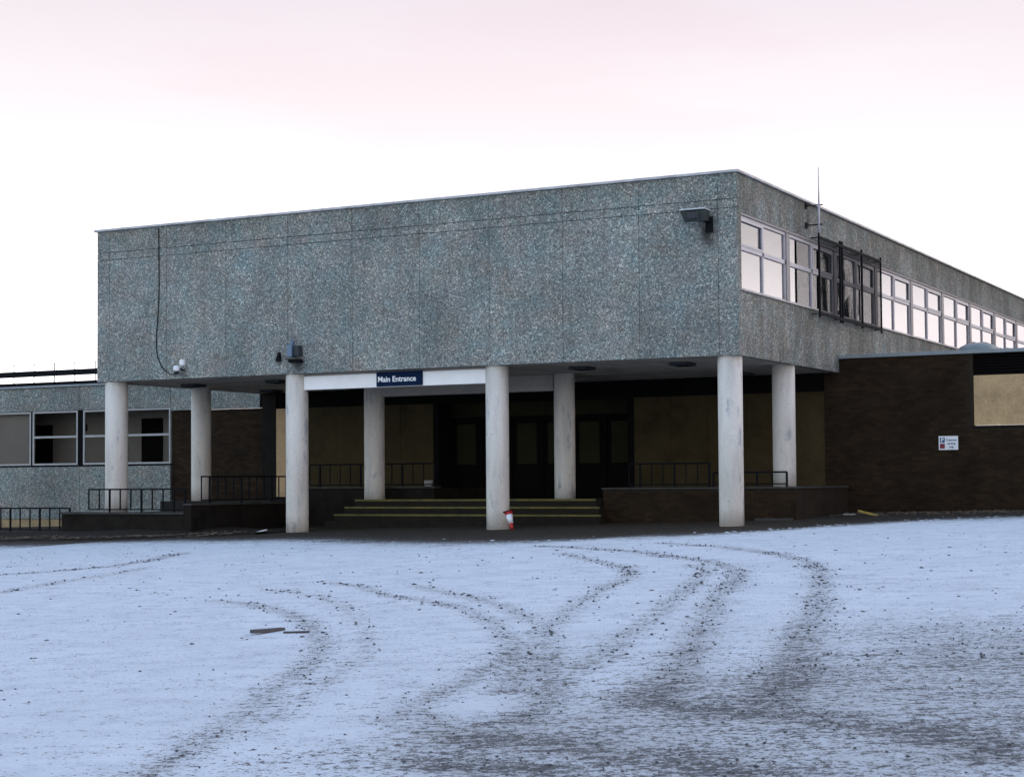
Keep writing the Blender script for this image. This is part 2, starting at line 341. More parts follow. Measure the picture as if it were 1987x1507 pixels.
SH = [(-60,-5),(-15.42,-7.28),(-15.7,-5.97),(-15.42,-4.67),(-13.53,-4.06),(-11.38,-4.44),(-10.06,-4.22),(-8.58,-4.71),(-6.43,-5.92),(-4.88,-6.37),(-3.53,-6.59),(-2.46,-6.38),(-1.5,-5.97),(-.85,-4.9),(.11,-4.49),(.9,-3.61),(1.62,-2.47),(2.2,-.77),(2.99,.49),(3.81,1.8),(4.86,2.25),(5.76,2.75),(9,3.6),(40,5)]
def bare_at(X, Y, patches=1.0):
    B = np.zeros_like(X)
    for w, a, pl in TR.values():
        best = np.full(X.shape, 1e9); 
        pl = np.array(pl)
        for (p, q) in zip(pl[:-1], pl[1:]):
            dd = q-p; t = np.clip(((X-p[0])*dd[0]+(Y-p[1])*dd[1])/(dd@dd), 0, 1)
            best = np.minimum(best, np.hypot(X-p[0]-t*dd[0], Y-p[1]-t*dd[1]))
        B = np.maximum(B, a*np.exp(-(best/(w*.66))**2.0))
    G = np.zeros_like(X)
    for c, r, a in BL: G += a*np.exp(-(((X-c[0])**2+(Y-c[1])**2)/(r*r)))
    return np.maximum(B, 0)+patches*np.minimum(G, .60)
def shelter_at(X, Y):
    sh = np.array(SH); xs = sh[:, 0].copy(); ys = sh[:, 1]
    o = np.argsort(xs); e = np.interp(X, xs[o], ys[o])
    return 1/(1+np.exp(-(Y-e-.25)/.75))
def axis(lo, flo, fhi, hi, step):
    a = [flo]; s = step
    while a[-1] > lo: s *= 1.35; a.append(a[-1]-s)
    b = list(np.arange(flo+step, fhi, step)); s = step; c = [fhi]
    while c[-1] < hi: s *= 1.35; c.append(c[-1]+s)
    return np.array(a[::-1]+b+c)
xs = axis(-200, -16.5, 13.0, 200, .07); ys = axis(-160, -31.0, 4.0, 200, .075)
X, Y = np.meshgrid(xs, ys); nb = bare_at(X, Y); ns = shelter_at(X, Y)
Z = gz(X, Y)-.012*np.clip(nb, 0, 1)
V = np.stack([X, Y, Z], -1).reshape(-1, 3); nx, ny = len(xs), len(ys)
i = (np.arange(ny-1)[:, None]*nx+np.arange(nx-1)[None]).ravel()
F = np.stack([i, i+1, i+nx+1, i+nx], -1)
me = bpy.data.meshes.new('ground'); me.vertices.add(len(V)); me.vertices.foreach_set('co', V.ravel())
me.loops.add(F.size); me.loops.foreach_set('vertex_index', F.ravel())
me.polygons.add(len(F)); me.polygons.foreach_set('loop_start', np.arange(0, F.size, 4)); me.polygons.foreach_set('loop_total', np.full(len(F), 4))
me.update(calc_edges=True); me.polygons.foreach_set('use_smooth', np.ones(len(F), bool))
for nm, arr in (('bare', nb), ('shelter', ns)):
    at = me.attributes.new(nm, 'FLOAT', 'POINT'); at.data.foreach_set('value', arr.ravel().astype(np.float32))
me.materials.append(M['ground']); go = bpy.data.objects.new('ground', me); COL.objects.link(go); go['kind'] = 'structure'
def G(x, y): return float(gz(np.float64(x), np.float64(y)))

# ------------------------------------------------------------------ scattered stuff helper
def lumps(name, pts, sizes, mt, flat=.55, up=.3):
    oc = np.array([(1,0,0),(0,1,0),(-1,0,0),(0,-1,0),(0,0,1),(0,0,-1)], float)
    of = np.array([(0,1,4),(1,2,4),(2,3,4),(3,0,4),(1,0,5),(2,1,5),(3,2,5),(0,3,5)])
    n = len(pts); a = rng.uniform(0, 6.28, n); j = rng.uniform(.6, 1.4, (n, 6, 1))
    c, s_ = np.cos(a)[:, None], np.sin(a)[:, None]
    st = rng.uniform(.7, 1.8, (n, 1))
    x = oc[None, :, 0]*st; y = oc[None, :, 1]*np.ones((n, 1)); z = oc[None, :, 2]*flat*np.ones((n, 1))
    P = np.stack([x*c-y*s_, x*s_+y*c, z], -1)*j*np.asarray(sizes)[:, None, None]
    P = P+np.asarray(pts)[:, None, :]; P[:, :, 2] += (np.asarray(sizes)*flat*up)[:, None]
    Fc = (of[None]+6*np.arange(n)[:, None, None]).reshape(-1, 3)
    me = bpy.data.meshes.new(name); me.from_pydata(P.reshape(-1, 3).tolist(), [], Fc.tolist()); me.materials.append(M[mt])
    o = bpy.data.objects.new(name, me); COL.objects.link(o); o['kind'] = 'stuff'; return o
# grit thrown up along the wheel tracks
n = 900000
gx = rng.uniform(-14, 13, n); gy = -31+27*rng.random(n)
prob = np.clip(bare_at(gx, gy, .35), 0, .7)**1.2*.34+.005
prob *= (1-shelter_at(gx, gy))
kp = rng.random(n) < prob; gx, gy = gx[kp], gy[kp]
cl_ = np.array([mnoise.noise(Vector((a*.9, b*.9, 3))) for a, b in zip(gx, gy)]); prob = np.clip(.6+1.1*cl_, .12, 1); n = len(gx)
kp = rng.random(n) < prob; gx, gy = gx[kp], gy[kp]
dist = np.hypot(gx-13.6, gy+37.3)
sz = (.004+.014*rng.random(len(gx))**5.0)*np.clip(dist/15, .75, 1.5)
lumps('frozen_grit', np.stack([gx, gy, gz(gx, gy)], -1), sz, 'grit')
# flecks of snow along the sheltered edge
n = 420; fx = rng.uniform(-9, 9, n); se = np.interp(fx, [p[0] for p in SH], [p[1] for p in sorted(SH)] if False else np.array([p[1] for p in SH]))
fy = se+np.abs(rng.normal(0, .9, n)); wgt = np.where(fx > .5, 1.0, .16); kp = (rng.random(n) < wgt)
fx, fy = fx[kp], fy[kp]
lumps('snow_fleck', np.stack([fx, fy, gz(fx, fy)], -1), .015+.04*rng.random(len(fx))**2, 'snowbit', .22, .1)

# ------------------------------------------------------------------ main block
ZT, ZB = 8.54, 4.35            # panel top and soffit level
XL, YB = -18.89, 48.0
main = thing('office_block', 'long grey exposed aggregate block carried on round columns over the main entrance', 'building', (-9.4, 0, .4))
g = .008
xj = [XL, -18.45]+[-16.45+2*i for i in range(8)]+[-.47, 0.0]
zj = [ZB, 7.74, 7.945, ZT]
for x0, x1 in zip(xj[:-1], xj[1:]):
    for z0, z1 in zip(zj[:-1], zj[1:]):
        dy = random.uniform(-.004, .004)
        bx('concrete_panel', 'agg', main, x0+g/2, x1-(g/2 if x1 < 0 else 0), dy, .16, z0+(.75*g if z0 > ZB else 0), z1-(.75*g if z1 < ZT else 0), bevel=.005)
# right hand side wall
yj = [.16, 3.75, 7.72, 11.75, 15.7, 19.6, 23.5, 27.5, 31.5, 35.5, 39.5, 43.5, YB]
for q, (y0, y1) in enumerate(zip(yj[:-1], yj[1:])):
    ga = g/2 if q else .001
    bx('concrete_panel', 'agg', main, -.16, random.uniform(-.004, .003), y0+ga, y1-g/2, 7.66, ZT, bevel=.006)
    bx('concrete_panel', 'agg', main, -.16, random.uniform(-.004, .003), y0+ga, y1-g/2, ZB, 5.84, bevel=.006)
bx('concrete_panel', 'agg', main, -.16, -.002, .161, .26, 5.84, 7.66)      # corner pier beside the window band
MB().box(XL, XL+.16, .17, YB, ZB, ZT).build('side_wall', 'agg', main)
MB().box(XL+.1, -.1, YB-.2, YB, ZB, ZT).build('rear_wall', 'agg', main)
MB().box(XL+.17, -.17, .18, YB-.2, ZT-.25, ZT-.1).build('roof', 'roof', main)
MB().box(XL+.17, -.17, .18, YB-.2, ZB+.06, ZB+.2).build('floor_slab', 'dark', main)
MB().box(-5.0, -4.9, .2, YB-.3, ZB+.3, ZT-.4).build('inner_wall', 'intwall', main)
# coping strips
x = XL-.07
while x < .06:
    x1 = min(x+2.45, .07); bx('coping', 'coping', main, x+.004, x1-.004, -.07, .22, ZT+.004, ZT+.062, bevel=.006); x = x1
y = .22
while y < YB:
    y1 = min(y+2.45, YB); bx('coping', 'coping', main, -.2, .07, y+.004, y1-.004, ZT+.004, ZT+.062, bevel=.006); y = y1
bx('coping', 'coping', main, XL-.07, XL+.2, .22, YB, ZT+.004, ZT+.062)
# soffit panels
for i in range(13):
    for j in range(5):
        x0 = XL+.17+i*(18.55/13); y0 = .17+j*1.51
        if y0 > 7.7: continue
        dz = random.uniform(0, .007)
        bx('soffit_panel', 'soffit', main, x0+.012, x0+18.55/13-.012, y0+.012, min(y0+1.51, 7.74)-.012, ZB+.004+dz, ZB+.045)
MB().box(XL+.17, -.17, .165, 7.74, ZB+.047, ZB+.058).build('soffit_backing', 'dark', main)
# recessed-rim soffit lights
for (x, y) in [(-17.4,2.4),(-14.35,2.25),(-11.3,2.2),(-4.8,1.8),(-2.1,1.8),(-8.0,2.0),(-2.3,6.6),(-17.4,6.2),(-14.4,6.2)]:
    l = MB().box(x-.24, x+.24, y-.3, y+.3, ZB-.07, ZB+.006).build('soffit_light', 'boxgrey', main, bevel=.01)
    MB().box(x-.19, x+.19, y-.25, y+.25, ZB-.076, ZB-.069).build('light_cover', 'dark', l)
# window band on the right side
maj = [.26, 3.72]+[7.66+3.96*i for i in range(11)]
for y0, y1 in zip(maj[:-1], maj[1:]):
    y0a, y1a = y0+.13, y1-.13
    if y0 == maj[0]: y0a = y0+.01
    wf = MB(); z0, z1 = 5.84, 7.66; xo, xi = -.06, -.13
    ym = (y0a+y1a)/2; zm = 6.86
    wf.box(xi, xo, y0a, y1a, z0+.03, z0+.09); wf.box(xi, xo, y0a, y1a, z1-.13, z1-.05); wf.box(xi, xo, y0a, y1a, zm-.05, zm+.05)
    wf.box(xi, xo, y0a, y0a+.06, z0+.09, z1-.13); wf.box(xi, xo, y1a-.06, y1a, z0+.09, z1-.13); wf.box(xi, xo, ym-.045, ym+.045, z0+.09, z1-.13)
    w_ = wf.build('window', 'upvc', main)
    for a, b_ in ((y0a+.06, ym-.045), (ym+.045, y1a-.06)):
        for c, d_ in ((z0+.09, zm-.05), (zm+.05, z1-.13)):
            t = random.uniform(-.003, .003)
            p = MB(); p.v = [(-.1+t, a, c), (-.1-t, b_, c), (-.1-t*.5, b_, d_), (-.1+t*.5, a, d_), (-.106+t, a, c), (-.106-t, b_, c), (-.106-t*.5, b_, d_), (-.106+t*.5, a, d_)]
            p.f = [(0,1,2,3),(7,6,5,4),(0,4,5,1),(1,5,6,2),(2,6,7,3),(3,7,4,0)]
            p.build('pane', 'glass', w_)
    # opening light sash on the far upper pane
    if (int(y0) % 2) == 0: a, b_ = y0a+.06, ym-.045
    else: a, b_ = ym+.045, y1a-.06
    sa = MB(); c, d_ = zm+.05, z1-.13
    sa.box(-.085, -.045, a, b_, c, c+.05).box(-.085, -.045, a, b_, d_-.05, d_).box(-.085, -.045, a, a+.05, c+.05, d_-.05).box(-.085, -.045, b_-.05, b_, c+.05, d_-.05)
    sa.build('sash', 'upvc', w_)
    bx('window_pier', 'mull', main, -.15, -.035, y1-.13, y1+.13, z0+.012, z1-.05)
MB().box(-.02, .05, .27, YB-.5, 5.845, 5.872).build('window_sill', 'wframe', main)
MB().box(-.15, -.012, .262, YB-.5, 7.61, 7.657).build('window_head', 'mull', main)
# ground floor back wall of the entrance: boards, doors
YW = 7.75
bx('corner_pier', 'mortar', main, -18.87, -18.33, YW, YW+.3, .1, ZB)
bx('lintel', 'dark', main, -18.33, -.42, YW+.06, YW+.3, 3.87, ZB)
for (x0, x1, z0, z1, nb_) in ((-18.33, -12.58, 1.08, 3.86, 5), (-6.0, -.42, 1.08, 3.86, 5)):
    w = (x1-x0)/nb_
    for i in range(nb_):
        bx('plywood_board', 'ply' if (i == 0 and x0 < -10) else 'plyshade', main, x0+i*w+.004, x0+(i+1)*w-.004, YW+random.uniform(0, .008), YW+.03, z0, z1)  # all but the first left board carry canopy shade in their colour
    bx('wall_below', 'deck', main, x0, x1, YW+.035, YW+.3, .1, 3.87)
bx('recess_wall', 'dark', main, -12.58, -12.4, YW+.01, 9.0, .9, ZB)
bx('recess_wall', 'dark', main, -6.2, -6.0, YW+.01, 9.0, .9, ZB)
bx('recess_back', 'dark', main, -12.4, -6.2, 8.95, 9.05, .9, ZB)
df = MB(); x0, x1 = -12.38, -6.22; w = (x1-x0)/6
df.box(x0, x1, 8.50, 8.62, 3.36, 3.46); df.box(x0, x1, 8.50, 8.62, 3.92, 4.0); df.box(x0, x1, 8.50, 8.62, 4.0, ZB)
for i in range(7): df.box(x0+i*w-.05, x0+i*w+.05, 8.49, 8.63, 1.04, 3.36)
df.build('door_frame', 'doorblack', main)
bx('transom_panel', 'door', main, x0, x1, 8.54, 8.58, 3.46, 3.92)
for i in range(6):
    a, b_ = x0+i*w+.06, x0+(i+1)*w-.06
    dr = MB().box(a, b_, 8.545, 8.6, 1.06, 3.35).build('door', 'doorblack', main)
    bx('door_panel', 'door', dr, a+.13, b_-.13, 8.53, 8.544, 2.03, 3.24)
    bx('push_bar', 'doorblack', dr, a+.1, b_-.1, 8.49, 8.52, 1.94, 1.98)
# columns
for (x, y, z, r) in [(-18.47,.33,.70,.31),(-12.39,.33,G(-12.39,.3)-.05,.295),(-6.43,.33,G(-6.4,.3)-.05,.285),(-.34,.33,G(-.3,.3)-.05,.285),
                     (-18.47,4.13,1.0,.295),(-12.39,4.13,1.0,.29),(-6.43,4.13,1.0,.28),(-.34,4.13,1.30,.285)]:
    q = MB().tube([(x,y,z),(x,y,z+.5),(x,y,z+1.5),(x,y,ZB+.02)], r, 40).build('column', 'col', main, smooth=True)
# concrete beam between the rear columns, white fascia between the front ones
bx('beam', 'beam', main, -12.12, -6.7, 4.0, 4.26, 3.91, ZB+.0, bevel=.01)
bx('fascia_board', 'board_white', main, -12.13, -6.68, .24, .32, 3.93, 4.29, bevel=.006)
bx('fascia_backing', 'beam', main, -12.13, -6.68, .33, .42, 3.93, ZB, bevel=.004)

# ------------------------------------------------------------------ brick helper: individual bricks up to a limit, the rest joined
CAMP = Vector((13.655, -37.337, 1.482))
def brick_wall(parent, x0, x1, z0, z1, yf, limit, holes=(), mat_='brick'):
    spots = []; r = 0; z = z0
    while z+.065 <= z1:
        x = x0-(.1175 if r % 2 else 0)
        while x < x1:
            a, b_ = max(x, x0), min(x+.225, x1)
            if b_-a > .05:
                mid = ((a+b_)/2, z+.0325)
                if not any(h[0]-.0 < b_ and a < h[1] and h[2] < z+.065 and z < h[3] for h in holes): spots.append((a, b_, z))
            x += .235
        z += .075; r += 1
    full = [s for s in spots if s[1]-s[0] > .22]
    full.sort(key=lambda s: (Vector(((s[0]+s[1])/2, yf, s[2]))-CAMP).length)
    ind = set(full[:limit]); rest = MB(); proto = None
    for s in spots:
        off = random.uniform(-.003, .004)
        if s in ind:
            c = Vector((s[0]+.1125, yf, s[2]+.0325))
            if proto is None:
                mb = MB().box(-.1125, .1125, 0, .06, -.0325, .0325); me_ = bpy.data.meshes.new('brick'); me_.from_pydata(mb.v, [], mb.f); me_.materials.append(M[mat_])
                proto = bpy.data.objects.new('brick', me_); COL.objects.link(proto); proto.parent = parent; o = proto
            else:
                o = proto.copy(); COL.objects.link(o); o.parent = parent
            o.location = c+Vector((0, off, 0))-parent_loc(parent)
        else: rest.box(s[0], s[1], yf+off, yf+.06, s[2], s[2]+.065)
    if rest.v:
        o = rest.build('brickwork', mat_, parent, fix=False); o['kind'] = 'stuff'

# ------------------------------------------------------------------ right wing (brick)
rw = thing('brick_wing', 'low dark brick wing with grey roof trim on the right of the columns', 'building', (5, YW, .6))
XR = 14.0
brick_wall(rw, -.42, 6.5, .5, 4.70, YW-.012, 300, [(3.54, 7, 2.80, 4.71)])
bx('wall', 'mortar_lt', rw, -.418, 3.54, YW, YW+.3, .2, 4.71)
bx('wall', 'mortar_lt', rw, 3.545, XR, YW, YW+.3, .2, 2.80)
bx('wall', 'mortar_lt', rw, 8.5, XR, YW-.01, YW+.3, 2.81, 4.71)
for i in range(3): bx('plywood_board', 'ply', rw, 3.55+i*1.65+.004, 3.55+(i+1)*1.65-.004, YW+.02, YW+.05, 2.86, 4.15)
bx('sill', 'deck', rw, 3.5, 8.5, YW-.04, YW+.1, 2.80, 2.855)
bx('window_recess', 'dark', rw, 3.55, 8.5, YW+.22, YW+.3, 4.15, 4.71)
for i in range(7): bx('louvre_slat', 'doorblack', rw, 3.56, 8.5, YW+.06, YW+.14, 4.165+.075*i, 4.21+.075*i)
bx('roof_trim', 'trim', rw, .012, XR, YW-.09, YW+.35, 4.715, 4.81, bevel=.008)
bx('roof', 'roof', rw, .01, XR, YW+.35, 40, 4.60, 4.75)
bx('wall', 'mortar_lt', rw, XR-.2, XR, YW+.3, 40, .2, 4.6)
dm = MB(); a0 = len(dm.v)
rings, seg = 7, 28
for i in range(rings+1):
    t = math.pi/2*i/rings
    for j in range(seg):
        q = 2*math.pi*j/seg; dm.v.append((2.76+.78*math.cos(t)*math.cos(q), 12+.78*math.cos(t)*math.sin(q), 4.80+.53*math.sin(t)))
for i in range(rings):
    for j in range(seg): dm.f.append((i*seg+j, i*seg+(j+1)%seg, (i+1)*seg+(j+1)%seg, (i+1)*seg+j))
dm.build('skylight_dome', 'dome', rw, smooth=True)
MB().tube([(2.76+.80*math.cos(q*.2244), 12+.80*math.sin(q*.2244), 4.80) for q in range(29)], .04, 6).build('skylight_kerb', 'trim', rw)

# ------------------------------------------------------------------ left wing (windows)
lw = thing('window_wing', 'low grey wing with white framed windows behind the railings on the left', 'building', (-28, YW, .2))
YL = YW
for x0, x1 in ((-46,-38.3),(-38.3,-30.4),(-30.4,-26.4),(-26.4,-22.54),(-22.54,-18.95)):
    zb = 4.03 if x1 < -22 else 3.91
    bx('concrete_panel', 'agg', lw, x0+.006, x1-.006, YL, YL+.15, zb, 4.83, bevel=.006)
bx('roof_trim', 'trim', lw, -46, -18.95, YL-.07, YL+.3, 4.835, 4.905, bevel=.008)
bx('roof', 'roof', lw, -46, -18.95, YL+.3, 16, 4.70, 4.83)
for x0, x1 in ((-46,-38.3),(-38.3,-30.4),(-30.4,-26.4),(-26.4,-22.54)):
    bx('concrete_panel', 'agg', lw, x0+.006, x1-(.006 if x1 < -23 else 0), YL, YL+.15, .35, 2.12, bevel=.006)
bx('plinth', 'tan', lw, -46, -22.6, YL+.03, YL+.2, -.6, .345)
bx('window_sill', 'dark', lw, -46, -22.56, YL+.005, YL+.16, 2.122, 2.18)
def lwin(x0, x1, tz, cols):
    f = MB(); z0, z1 = 2.182, 4.02; y0, y1 = YL+.03, YL+.09
    f.box(x0, x1, y0, y1, z0, z0+.06).box(x0, x1, y0, y1, z1-.06, z1).box(x0, x0+.06, y0, y1, z0+.06, z1-.06).box(x1-.06, x1, y0, y1, z0+.06, z1-.06)
    if tz: f.box(x0+.06, x1-.06, y0, y1, tz-.035, tz+.035)
    o = f.build('window', 'wframe', lw)
    for a, b_ in ((z0+.06, tz-.035), (tz+.035, z1-.06)) if tz else ((z0+.06, z1-.06),):
        MB().box(x0+.06, x1-.06, YL+.055, YL+.06, a, b_).build('pane', 'glassw', o)
lwin(-34.2, -28.6, 0, 1)
lwin(-28.52, -26.51, 3.14, 1); lwin(-26.27, -24.45, 3.14, 1); lwin(-24.40, -22.56, 3.14, 1)
for x in (-28.56, -26.39): bx('window_pier', 'dark', lw, x-.11 if x < -27 else x-.115, x+.035 if x < -27 else x+.115, YL+.04, YL+.14, 2.183, 4.02)
# room seen through the glass
bx('room_wall', 'intwall', lw, -46, -22.7, YL+1.5, YL+1.6, .4, 4.5)
bx('room_ceiling', 'intwall', lw, -46, -22.7, YL+.16, YL+1.5, 4.3, 4.4)
bx('room_floor', 'deck', lw, -46, -22.7, YL+.16, YL+1.5, .9, 1.0)
bx('room_wall', 'intwall', lw, -22.7, -22.6, YL+.16, YL+1.6, .4, 4.5)
for px0, px1, zt in ((-29.72,-28.95,3.62),(-24.95,-24.05,3.75)):
    bx('doorway', 'dark', lw, px0, px1, YL+1.46, YL+1.499, 1.0, zt)
bx('clock', 'dark', lw, -27.55, -27.38, YL+1.44, YL+1.499, 3.38, 3.62)
bx('blind', 'intwall', lw, -34.1, -28.7, YL+.2, YL+.22, 2.2, 4.0)
bx('rear_wall', 'deck', lw, -46, -22.7, YL+2.2, YL+2.3, 0, 4.7)
# brick part beside the entrance
brick_wall(lw, -22.53, -18.9, .5, 3.89, YL+.09, 160)
bx('wall', 'mortar', lw, -22.53, -18.9, YL+.1, YL+.4, 0, 3.905)

# roof guard rail on the left wing
gr = thing('roof_guardrail', 'dark roof guard rail with thin top wire above the left wing', 'railing', (-30, 9, 4.83))
MB().box(-46, -19.0, 9.02, 9.05, 5.76, 5.775).build('top_wire', 'iron', gr)
bx('beam', 'reddark' if False else 'iron', gr, -46, -19.0, 8.97, 9.06, 5.33, 5.53)
x = -45.6
while x < -19.2:
    bx('post', 'iron', gr, x-.012, x+.012, 9.0, 9.03, 4.84, 5.78); x += .94
bx('kick_board', 'iron', gr, -46, -19.0, 9.1, 9.2, 4.9, 5.13)

# ------------------------------------------------------------------ entrance terrace, steps, low walls
plat = thing('entrance_platform', 'raised dark entrance floor between the two low terrace walls', 'platform', (-9, 5, .4))
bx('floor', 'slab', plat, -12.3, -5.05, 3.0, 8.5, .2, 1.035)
st = thing('entrance_steps', 'three wide dark steps with yellow nosings under the Main Entrance sign', 'steps', (-8.8, 2.7, .33))
for q, (x0, x1, yf, zt) in enumerate(((-12.3,-5.02,2.98,1.04),(-12.45,-4.78,2.68,.845),(-12.6,-4.6,2.38,.65),(-12.7,-4.5,2.08,.47))):
    s_ = bx('step', 'step', st, x0, x1, yf, yf+(.02 if q == 0 else .299), .15, zt, bevel=.008)
    if q < 3: bx('nosing', 'yellow', s_, x0-.002, x1+.002, yf-.006, yf+.055, zt-.045, zt+.004)
tl = thing('terrace_wall', 'dark low terrace with railing in front of the boards left of the doors', 'wall', (-13, 4.7, .3))
bx('terrace_body', 'deck', tl, -15.2, -12.31, 4.65, 7.72, .1, 1.33); bx('terrace_body', 'deck', tl, -12.305, -10.75, 4.65, 7.72, 1.037, 1.33)
bx('coping_slab', 'decktop', tl, -15.2, -10.7, 4.58, 4.95, 1.335, 1.39, bevel=.008)
tr = thing('brick_terrace_wall', 'low brick terrace wall under the rear right column beside the steps', 'wall', (-2.4, 3.4, .45))
bx('terrace_body', 'mortar_lt', tr, -5.0, .2, 3.42, 7.7, .1, 1.27)
brick_wall(tr, -4.99, .19, .32, 1.26, 3.408, 150)
bx('coping_slab', 'decktop', tr, -5.02, .23, 3.36, 7.7, 1.275, 1.325, bevel=.008)
kb = tag(bx('kerb_slab', 'decktop', None, -.75, .15, 3.0, 3.3, .35, .56, bevel=.01), 'short pale kerb slab at the foot of the rear right column wall', 'kerb')
dk = thing('side_deck', 'dark rendered deck wall under the front left column with a rail on top', 'platform', (-17.6, 0, .1))
bx('deck_wall', 'deck', dk, -19.8, -15.55, -.4, -.1, -.2, .68); bx('deck_wall', 'deck', dk, -19.8, -19.5, -.1, 7.7, -.2, .68)
bx('coping_slab', 'decktop', dk, -19.83, -15.55, -.44, -.06, .685, .745, bevel=.008)
bx('deck_floor', 'slab', dk, -19.5, -15.55, -.1, 3.5, 0, .70); bx('deck_floor', 'slab', dk, -19.5, -15.55, 3.5, 7.72, 0, 1.0)
pw = thing('ramp_wall', 'dark ramp wall running back from the deck behind the second column', 'wall', (-15.4, 2, .2))
bx('wall', 'deck', pw, -15.54, -15.3, -.4, 4.6, -.1, .92)
bx('coping_slab', 'decktop', pw, -15.56, -15.26, -.42, 4.6, .925, .975, bevel=.008)
lk = thing('low_railing_wall', 'low kerb wall under the lower railing at the far left', 'wall', (-23.5, 0, .05))
bx('wall', 'deck', lk, -34, -19.85, -.12, .12, -.4, .13); bx('coping_slab', 'decktop', lk, -34, -19.85, -.16, .16, .133, .185, bevel=.008)

def railing(name, label, x0, y0, x1, y1, zb, zt, pitch, posts_every, zfoot, parent_loc_=None, phase=1, bar=.02):
    t = thing(name, label, 'railing', ((x0+x1)/2, (y0+y1)/2, zfoot), 'dark iron railings around the entrance')
    dv = Vector((x1-x0, y1-y0, 0)); L = dv.length; u = dv/L
    n = max(1, round(L/pitch)); 
    def seg(z, r, nm):
        MB().tube([(x0, y0, z), (x1, y1, z)], r, 6).build(nm, 'iron', t)
    seg(zt, .024, 'top_rail'); seg(zb, .018, 'bottom_rail')
    for i in range(n+1):
        p = Vector((x0, y0, 0))+u*(L*i/n); post = (i % posts_every == phase) or i == n
        if post: MB().box(p.x-.022, p.x+.022, p.y-.022, p.y+.022, zfoot, zt).build('post', 'iron', t)
        else: MB().box(p.x-bar/2, p.x+bar/2, p.y-bar/2, p.y+bar/2, zb, zt).build('bar', 'iron', t)
    return t
railing('iron_railing', 'upper iron railing in front of the front left column', -18.95, -.25, -15.62, -.25, .82, 1.37, .36, 3, .745, phase=2, bar=.03)
railing('iron_railing', 'lower iron railing at far left in front of the tan plinth', -33.5, 0, -19.86, 0, .24, .85, .37, 3, .185, phase=1, bar=.03)
railing('iron_railing', 'iron railing on the ramp wall passing the rear left column', -15.42, .2, -15.42, 4.5, 1.06, 1.7, .36, 4, .975, bar=.026)
railing('iron_railing', 'iron railing on the terrace left of the dark doors', -15.0, 4.75, -10.8, 4.75, 1.44, 2.03, .36, 4, 1.39, bar=.022)
railing('iron_railing', 'iron railing on the brick terrace right of the dark doors', -4.3, 3.5, -2.1, 3.5, 1.4, 1.93, .30, 3, 1.325, bar=.022)
railing('iron_railing', 'short iron railing ending at the rear right column', -2.0, 3.52, -.08, 3.52, 1.4, 1.69, .42, 3, 1.325, phase=0, bar=.028)

# soil bed at far left with leaves, and the pale kerb
bed = MB(); xs_ = np.linspace(-34, -12.8, 60)
def bedz(x, y): return G(x, y)+.02+.05*(mnoise.noise(Vector((x*.9, y*.9, 1)))+.5)
yl = lambda x: -.2 if x < -19.8 else (-.45 if x < -15.6 else 1.0)
for x in xs_:
    f_ = min(1, max(0, (-12.8-x)/3.0)); y0 = -1.1-2.4*f_+.3*mnoise.noise(Vector((x, 0, 0)))
    for j in range(7):
        yy = yl(x)+(y0-yl(x))*j/6; bed.v.append((x, yy, bedz(x, yy)-(.09 if j == 6 else 0)+.10*f_*(1-j/6)))
for i in range(len(xs_)-1):
    for j in range(6): a = i*7+j; bed.f.append((a, a+1, a+8, a+7))
so_ = bed.build('soil_bed', 'soil', None, smooth=True, fix=True); so_['kind'] = 'structure'
n = 900; lx = rng.uniform(-24, -13, n); ly = rng.uniform(-3.4, -.3, n); lz = np.array([bedz(a, b)+.02 for a, b in zip(lx, ly)])
lumps('dead_leaf', np.stack([lx, ly, lz], -1), .02+.05*rng.random(n), 'leaf', .3, .3)
n = 1300; lx = rng.uniform(.2, 9, n); ly = YW-.1-np.abs(rng.normal(0, 1.2, n)); 
lumps('wall_debris', np.stack([lx, ly, gz(lx, ly)], -1), .012+.05*rng.random(n)**3, 'leaf', .4, .3)
tag(bx('kerb_stone', 'coping', None, -24.0, -15.5, -7.42, -7.28, -.1, .10, bevel=.01), 'pale kerb stone edge at far left where the frost stops', 'kerb')

# ------------------------------------------------------------------ signs
def text(name, body, size, mt, parent, loc, rot=(math.pi/2, 0, 0), ext=.004, bold=.0, align='LEFT'):
    cu = bpy.data.curves.new(name, 'FONT'); cu.body = body; cu.size = size; cu.extrude = ext; cu.offset = bold; cu.align_x = align
    cu.resolution_u = 4
    o = bpy.data.objects.new(name, cu); COL.objects.link(o)
    dg = bpy.context.evaluated_depsgraph_get(); me_ = bpy.data.meshes.new_from_object(o.evaluated_get(dg)); me_.name = name
    bpy.data.objects.remove(o); me_.materials.clear(); me_.materials.append(M[mt])
    o = bpy.data.objects.new(name, me_); COL.objects.link(o); o.parent = parent; o.rotation_euler = rot
    o.location = Vector(loc)-parent_loc(parent); return o
sg = thing('entrance_sign', 'navy blue Main Entrance sign on the white fascia between two columns', 'sign', (-9.18, .22, 3.95))
bx('sign_panel', 'blue', sg, -9.86, -8.50, .205, .238, 3.945, 4.315, bevel=.003)
text('lettering', 'Main Entrance', .196, 'signwhite', sg, (-9.815, .202, 4.062), bold=.004)
ps = thing('parking_sign', 'small white parking sign with blue and red squares on the brick wall', 'sign', (2.9, YW-.03, 2.3))
bx('sign_panel', 'signwhite', ps, 2.64, 3.14, YW-.045, YW-.018, 2.24, 2.60, bevel=.003)
bx('blue_square', 'pblue', ps, 2.672, 2.80, YW-.05, YW-.0455, 2.43, 2.565); bx('red_square', 'pred', ps, 2.672, 2.80, YW-.05, YW-.0455, 2.275, 2.405)
text('lettering', 'P', .15, 'signwhite', ps, (2.695, YW-.052, 2.447), bold=.004, ext=.001)
